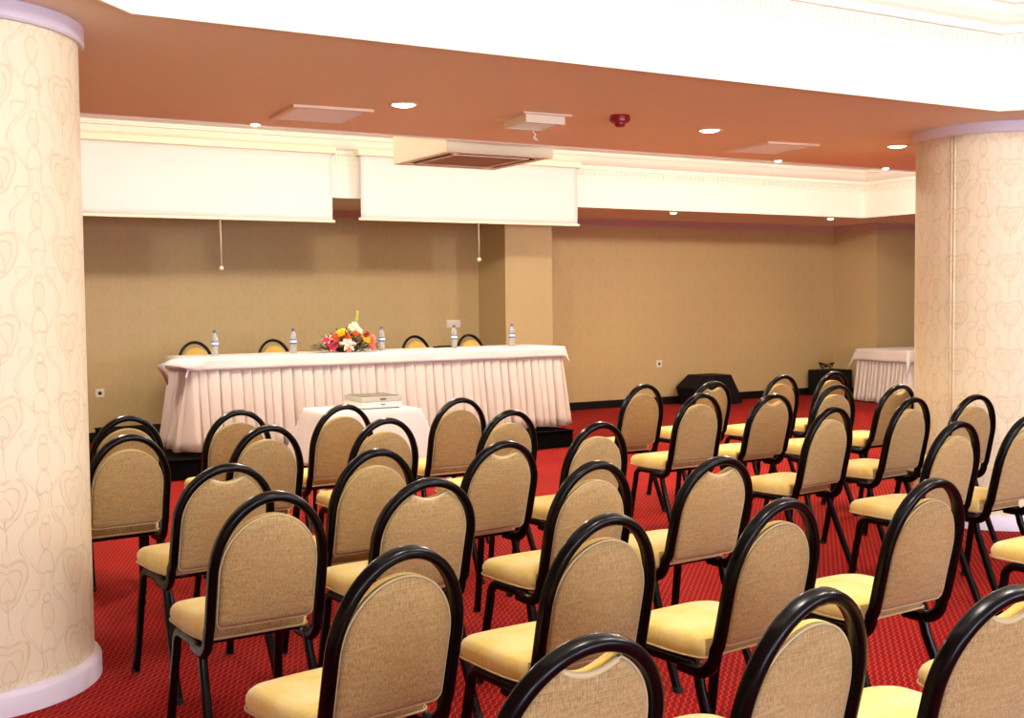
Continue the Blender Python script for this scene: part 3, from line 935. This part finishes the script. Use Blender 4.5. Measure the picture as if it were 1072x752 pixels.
G().box(-.02, .03, -.1745, -.168, .066, .074).box(-.015, .02, -.1745, -.168, .028, .034).obj('port', M['slot'], pj)

# ------------------------------------------------------------------ corner table at right
ct = empty('skirted_table', (13.69, 11.80, 0), math.radians(-7), 'small blush skirted table in the far right corner beside the column', 'table')
CZ = .80
G().box(.0, 1.25, .0, 1.10, CZ - .03, CZ - .004).obj('tabletop', M['silver'], ct)
for x in (.08, 1.17):
    for y in (.08, 1.02):
        G().lathe([(.018, 0), (.018, CZ - .03)], x, y, 10).obj('leg', M['frame'], ct, True)
skirt('skirt', [(-.01, 1.11), (-.01, -.01), (1.26, -.01), (1.26, 1.11)], CZ - .02, .02, M['skirt'], ct, .085, .04, .10, 8)
cc = grid_cloth('tablecloth', -.02, 1.27, -.02, 1.12, CZ + .004, .17, M['topcloth'], nx=20, ny=18, wave=.012, flare=.05, seed=3, loc=(13.69, 11.80, 0), rz=math.radians(-7), tail=.5)
tag(cc, 'blush cloth with pointed corners over the small corner table', 'tablecloth')

# ------------------------------------------------------------------ loudspeakers near the wall
ws = empty('wedge_loudspeaker', (0, 0, 0), 0, 'black wedge floor loudspeaker lying against the back wall', 'loudspeaker')
prof = [(11.12, .27), (11.35, .45), (11.85, .45), (12.09, .04), (12.03, 0), (11.21, 0)]
def prism_y(poly, y0, y1):
    n = len(poly); g = G()
    g.add([(x, y0, z) for x, z in poly] + [(x, y1, z) for x, z in poly], [tuple(range(n)), tuple(range(n, 2 * n))[::-1]] + [(i, (i + 1) % n, n + (i + 1) % n, n + i) for i in range(n)])
    return g
o = prism_y(prof, 13.55, 13.98).obj('cabinet', M['blackgear'], ws)
bv = o.modifiers.new('bev', 'BEVEL'); bv.width = .015; bv.segments = 2
gr = prism_y([(11.27, .06), (11.19, .25), (11.37, .40), (11.51, .40), (11.49, .08)], 13.538, 13.552).obj('grille', M['blackgrille'], ws)
g = G(); g.lathe([(.10, -.008), (.10, 0), (.07, -.002), (.03, .004)], n=24)
cv = [(11.35 + x, 13.538 + z * -1 - .004, .22 + y) for x, y, z in g.v]
mesh_obj('speaker_cone', cv, g.f, M['blackgear'], gr, True)
g = G(); g.sweep([(11.55, 13.548, .30), (11.55, 13.52, .30), (11.70, 13.52, .30), (11.70, 13.548, .30)], circ(.008, 6)); g.obj('handle', M['blackgrille'], ws, True)

bx = empty('amplifier_box', (0, 0, 0), 0, 'low black equipment box at the wall beside the corner table', 'loudspeaker')
o = G().box(13.92, 14.48, 13.62, 14.05, .012, .42).obj('cabinet', M['blackgear'], bx)
bv = o.modifiers.new('bev', 'BEVEL'); bv.width = .012; bv.segments = 2
G().box(13.96, 14.44, 13.61, 13.622, .05, .38).obj('grille', M['blackgrille'], bx)
for x in (13.98, 14.42):
    for y in (13.67, 14.0):
        G().lathe([(.02, 0), (.02, .014)], x, y, 10).obj('foot', M['rubber'], bx)
g = G(); P = []
for k in range(70):
    a = k * .33; r = .10 + .02 * math.sin(k * .7)
    P.append((14.12 + 1.1 * r * math.cos(a), 13.84 + r * math.sin(a), .437 + .06 * abs(math.sin(k * .31)) + .0006 * k))
g.sweep(P, circ(.008, 6)); tag(g.obj('cable_coil', M['rubber'], None, True), 'loosely coiled black cable on top of the low equipment box', 'cable')

# ------------------------------------------------------------------ projection screens
def screen(x0, x1, zt, zb, cordx, cordz, label):
    o = empty('projection_screen', ((x0 + x1) / 2, 12.2, zt), 0, label, 'projection screen')
    c = (x0 + x1) / 2; w0 = x0 - c; w1 = x1 - c; Z = lambda z: z - zt
    g = G(); g.prism([(0, 0)] * 0 or [(w0 - .04, -.05), (w1 + .04, -.05), (w1 + .04, .06), (w0 - .04, .06)], Z(zt - .075), 0)
    cs = g.obj('casing', M['casing'], o); bv = cs.modifiers.new('bev', 'BEVEL'); bv.width = .012; bv.segments = 3
    # fabric with a faint sag
    nx, nz = 40, 10; V = []; 
    for j in range(nz + 1):
        for i in range(nx + 1):
            x = w0 + (w1 - w0) * i / nx; t = j / nz; z = Z(zt - .06) + (Z(zb + .02) - Z(zt - .06)) * t
            V.append((x, .0 + .008 * math.sin(i * .55 + t * 2) * t * (1 - t) * 3, z))
    m = nx + 1
    f = mesh_obj('screen_fabric', V, [(j * m + i, j * m + i + 1, (j + 1) * m + i + 1, (j + 1) * m + i) for j in range(nz) for i in range(nx)], M['screen'], o, True)
    md = f.modifiers.new('thick', 'SOLIDIFY'); md.thickness = .004
    g = G(); g.sweep([(w0 - .025, 0, Z(zb + .014)), (0, 0, Z(zb + .014)), (w1 + .025, 0, Z(zb + .014))], rrect(.03, .026, .008), side=(0, 0, 1)); g.obj('bottom_bar', M['casing'], o, False)
    g = G(); g.sweep([(cordx - c, -.012, Z(zb + .01)), (cordx - c + .004, -.012, Z((zb + cordz) / 2)), (cordx - c + .002, -.012, Z(cordz))], circ(.009, 6), side=(1, 0, 0))
    cd = g.obj('pull_cord', M['cord'], o, True)
    G().lathe([(.008, Z(cordz - .05)), (.024, Z(cordz - .035)), (.022, Z(cordz - .01)), (.008, Z(cordz))], cordx - c + .002, -.012, 14).obj('cord_knob', M['casing'], cd, True)
    return o
screen(2.02, 4.93, 3.30, 2.475, 3.67, 1.99, 'white roll down projection screen at left, partly behind the column')
screen(5.27, 8.17, 3.30, 2.510, 6.76, 2.11, 'white roll down projection screen behind the ceiling air conditioner')

# ------------------------------------------------------------------ ceiling air conditioner
ac = empty('ceiling_air_conditioner', (4.50, 8.21, HT), 0, 'cream boxed ceiling air conditioner hanging in front of the right screen', 'air conditioner')
zb = 2.700 - HT; w = .465
G().box(-w, w, -w, w, zb + .012, -.001).obj('casing', M['acwhite'], ac)
g = G()
for a_, b_, c_, d_ in ((-w, w, -w, -w + .07), (-w, w, w - .07, w), (-w, -w + .07, -w + .07, w - .07), (w - .07, w, -w + .07, w - .07)): g.box(a_, b_, c_, d_, zb, zb + .014)
for a_, b_, c_, d_ in ((-.33, .33, -.33, -.31), (-.33, .33, .31, .33), (-.33, -.31, -.31, .31), (.31, .33, -.31, .31)): g.box(a_, b_, c_, d_, zb - .004, zb + .012)
g.obj('face_frame', M['acwhite'], ac)
G().box(-w + .07, w - .07, -w + .07, w - .07, zb + .008, zb + .0125).obj('recess', M['casing'], ac)
for sx, sy in ((0, -1), (0, 1), (-1, 0), (1, 0)):
    if sy: b = (-.31, .31, sy * .368 - .022, sy * .368 + .022)
    else: b = (sx * .368 - .022, sx * .368 + .022, -.31, .31)
    G().box(b[0], b[1], b[2], b[3], zb + .001, zb + .0085).obj('air_slot', M['slot'], ac)
g = G()
for k in range(24):
    x = -.30 + .6 * (k + .5) / 24; g.box(x - .008, x + .008, -.305, .305, zb - .001, zb + .009)
g.box(-.31, .31, -.31, .31, zb + .006, zb + .0095); g.obj('intake_grille', M['acgrille'], ac)

# ------------------------------------------------------------------ vents, alarm, downlights
def vent(x, y, wx, wy, rz, label, tilt=0, drop=0):
    o = empty('ceiling_vent', (x, y, H1), rz, label, 'vent', None)
    g = G(); t_ = .035
    for a_, b_, c_, d_ in ((-wx, wx, -wy, -wy + t_), (-wx, wx, wy - t_, wy), (-wx, -wx + t_, -wy + t_, wy - t_), (wx - t_, wx, -wy + t_, wy - t_)): g.box(a_, b_, c_, d_, -.016, -.0005)
    g.obj('frame', M['ventframe'], o)
    g = G(); z = -.012 - drop
    for k in range(11):
        yy = -wy + .05 + (2 * wy - .1) * k / 10
        g.add([(-wx + t_, yy - .014, z + .008), (wx - t_, yy - .014, z + .008), (wx - t_, yy + .014, z - .004), (-wx + t_, yy + .014, z - .004),
               (-wx + t_, yy - .014, z + .010), (wx - t_, yy - .014, z + .010), (wx - t_, yy + .014, z - .002), (-wx + t_, yy + .014, z - .002)],
              [(0, 1, 2, 3), (7, 6, 5, 4), (0, 4, 5, 1), (2, 6, 7, 3), (1, 5, 6, 2), (0, 3, 7, 4)])
    if not drop: g.box(-wx + t_, wx - t_, -wy + t_, wy - t_, -.003, -.0008)
    g.obj('grille', M['vent'], o)
    return o
vent(2.735, 6.93, .25, .27, math.radians(-4), 'square grey ceiling vent at left, in front of the left screen')
vent(6.44, 6.90, .24, .28, math.radians(-6), 'square beige ceiling vent at right beside two bright downlights')
o = empty('ceiling_vent', (4.00, 6.46, H1), math.radians(-3), 'loose white ceiling vent hanging open with a dangling strap, near the red alarm', 'vent')
g = G(); wx, wy, t_ = .175, .185, .03
for a_, b_, c_, d_ in ((-wx, wx, -wy, -wy + t_), (-wx, wx, wy - t_, wy), (-wx, -wx + t_, -wy + t_, wy - t_), (wx - t_, wx, -wy + t_, wy - t_)): g.box(a_, b_, c_, d_, -.01, -.0005)
g.obj('frame', M['ventframe'], o)
g = G()
for a_, b_, c_, d_ in ((-.14, .14, -.15, -.135), (-.14, .14, .135, .15), (-.14, -.125, -.135, .135), (.125, .14, -.135, .135)): g.box(a_, b_, c_, d_, -.060, -.004)
for k in range(9): g.box(-.125, .125, -.13 + .03 * k, -.124 + .03 * k, -.056, -.012)
g.obj('grille', M['acwhite'], o)
g = G(); g.sweep([(.06, .13, -.058), (.07, .14, -.075), (.085, .14, -.085), (.075, .14, -.11), (.10, .14, -.125)], rrect(.014, .004, .0015, 1)); g.obj('strap', M['white'], o)

al = empty('fire_alarm', (4.45, 6.15, H1), 0, 'dark red round fire alarm on the ceiling between vent and downlight', 'alarm')
G().lathe([(.062, 0), (.064, -.012), (.060, -.040), (.050, -.048)], n=28).obj('base', M['red'], al, True, .7)
G().lathe([(.034, -.046), (.034, -.062), (.026, -.072), (.010, -.075)], n=24).obj('head', M['red'], al, True, .7)
g = G()
for k in range(8):
    a_ = PI / 4 * k; g.box(.058 * math.cos(a_) - .006, .058 * math.cos(a_) + .006, .058 * math.sin(a_) - .006, .058 * math.sin(a_) + .006, -.036, -.014)
g.obj('rib', M['red'], al)

def downlight(x, y, r, label, power, group):
    bu = .22 if r > .07 else .5
    o = empty('downlight', (x, y, H1), 0, label, 'downlight', group)
    G().lathe([(r * .82, -.0004), (r * 1.08, -.0006), (r * 1.10, -.004), (r * .98, -.009), (r * .84, -.004)], n=32, cap=False).obj('trim_ring', M['casing'], o, True)
    G().lathe([(r * .001, -r * bu), (r * .4, -r * bu * .9), (r * .7, -r * bu * .55), (r * .84, -.0030)], n=32, cap=False).obj('lamp_lens', M['lamp'], o, True)
    l = bpy.data.lights.new('spot_lamp', 'SPOT'); l.energy = power; l.color = (1, .76, .44); l.spot_size = math.radians(110); l.spot_blend = .6; l.shadow_soft_size = r * .6
    lo = bpy.data.objects.new('spot_lamp', l); link(lo); lo.location = (x, y, H1 - .02)
    return o
DP = 105
for x, lb in ((3.045, 'large round downlight right of the grey ceiling vent'), (5.39, 'large round downlight right of the red fire alarm'), (7.27, 'large round downlight beside the right column')):
    downlight(x, 6.39, .082, lb, DP, 'large downlights in the low ceiling')
for x, lb in ((2.51, 'small bright spotlight over the left projection screen at the ceiling edge'), (7.09, 'small bright spotlight below the beige ceiling vent'), (8.40, 'small bright spotlight nearest to the right column at the ceiling edge')):
    downlight(x, 7.515, .038, lb, DP, 'small spotlights on the low ceiling edge')
for x, lb in ((10.04, 'small downlight near the back wall, left of the two'), (12.99, 'small downlight near the back wall, right one by the corner')):
    downlight(x, 12.66, .055, lb, DP * .5, 'small downlights by the back wall')

# ------------------------------------------------------------------ sockets
def plate(x, z, w, h, kind, label):
    o = empty(kind, (x, YW, z), 0, label, 'socket' if 'outlet' in kind else 'switch')
    b = rbox_w = G().box(-w, w, -.012, -.0005, -h, h).obj('plate', M['socket'], o)
    bv = b.modifiers.new('bev', 'BEVEL'); bv.width = .003; bv.segments = 2
    if 'outlet' in kind:
        g = G(); g.lathe([(.022, 0), (.022, .004)], n=20)
        mesh_obj('socket_hole', [(a_, -.013 - c_ * .2, b_) for a_, b_, c_ in g.v], g.f, M['glassdark'], o, True)
    else:
        n = 2
        for k in range(n): G().box(-w + .012 + k * w, -w + .008 + (k + 1) * w - .012, -.017, -.011, -h + .014, h - .014).obj('rocker', M['socket'], o)
    return o
plate(10.94, .62, .052, .052, 'wall_outlet', 'small square white outlet low on the back wall left of the wedge loudspeaker')
plate(2.80, .57, .05, .05, 'wall_outlet', 'white outlet on the back wall just beside the left column')
plate(7.44, 1.29, .105, .052, 'wall_switch', 'double white switch plate on the wall above the fourth water bottle')

# ------------------------------------------------------------------ lights
def area(name, loc, rot, sx, sy, e, col, spread=None):
    l = bpy.data.lights.new(name, 'AREA'); l.shape = 'RECTANGLE'; l.size = sx; l.size_y = sy; l.energy = e; l.color = col
    if spread: l.spread = math.radians(spread)
    o = bpy.data.objects.new(name, l); link(o); o.location = loc; o.rotation_euler = rot
    return o
def chandelier(x, y, e, col):
    l = bpy.data.lights.new('tray_lamp', 'POINT'); l.energy = e; l.color = col; l.shadow_soft_size = .10
    o = bpy.data.objects.new('tray_lamp', l); link(o); o.location = (x, y, 3.22)
E1 = 78
for x in (2.0, 4.0, 6.0): chandelier(x, 2.1, E1, (1, .96, .90))
for x in (1.5, 4.2, 6.9, 9.6, 12.0): chandelier(x, 9.6, E1 * 1.3, (1, .93, .80))
for a, b in wins:
    area('window_daylight', ((a + b) / 2, YB + .02, 1.65), (math.radians(90), 0, math.radians(0)), 1.9, 1.4, 130, (.72, .82, 1))

w = bpy.data.worlds.new('World'); SC.world = w; w.use_nodes = True
w.node_tree.nodes['Background'].inputs[0].default_value = (.7, .8, 1, 1); w.node_tree.nodes['Background'].inputs[1].default_value = .6

# ------------------------------------------------------------------ camera
cam = bpy.data.cameras.new('camera'); co = bpy.data.objects.new('camera', cam); link(co)
YAW, PIT, ROL = .5337, .049914, -.0098035
fwd = Vector((math.sin(YAW) * math.cos(PIT), math.cos(YAW) * math.cos(PIT), -math.sin(PIT)))
right = Vector((math.cos(YAW), -math.sin(YAW), 0)); up = right.cross(fwd)
r_ = right * math.cos(ROL) + up * math.sin(ROL); u_ = -right * math.sin(ROL) + up * math.cos(ROL)
m = Matrix((r_, u_, -fwd)).transposed().to_4x4(); m.translation = Vector((0, 0, 1.6))
co.matrix_world = m
cam.sensor_width = 36; cam.lens = 36 * 1230.6 / 1072; cam.clip_start = .05
SC.camera = co
SC.view_settings.view_transform = 'Standard'; SC.view_settings.look = 'None'
SC.view_settings.exposure = 0.4; SC.view_settings.gamma = 1; SC.view_settings.use_curve_mapping = False
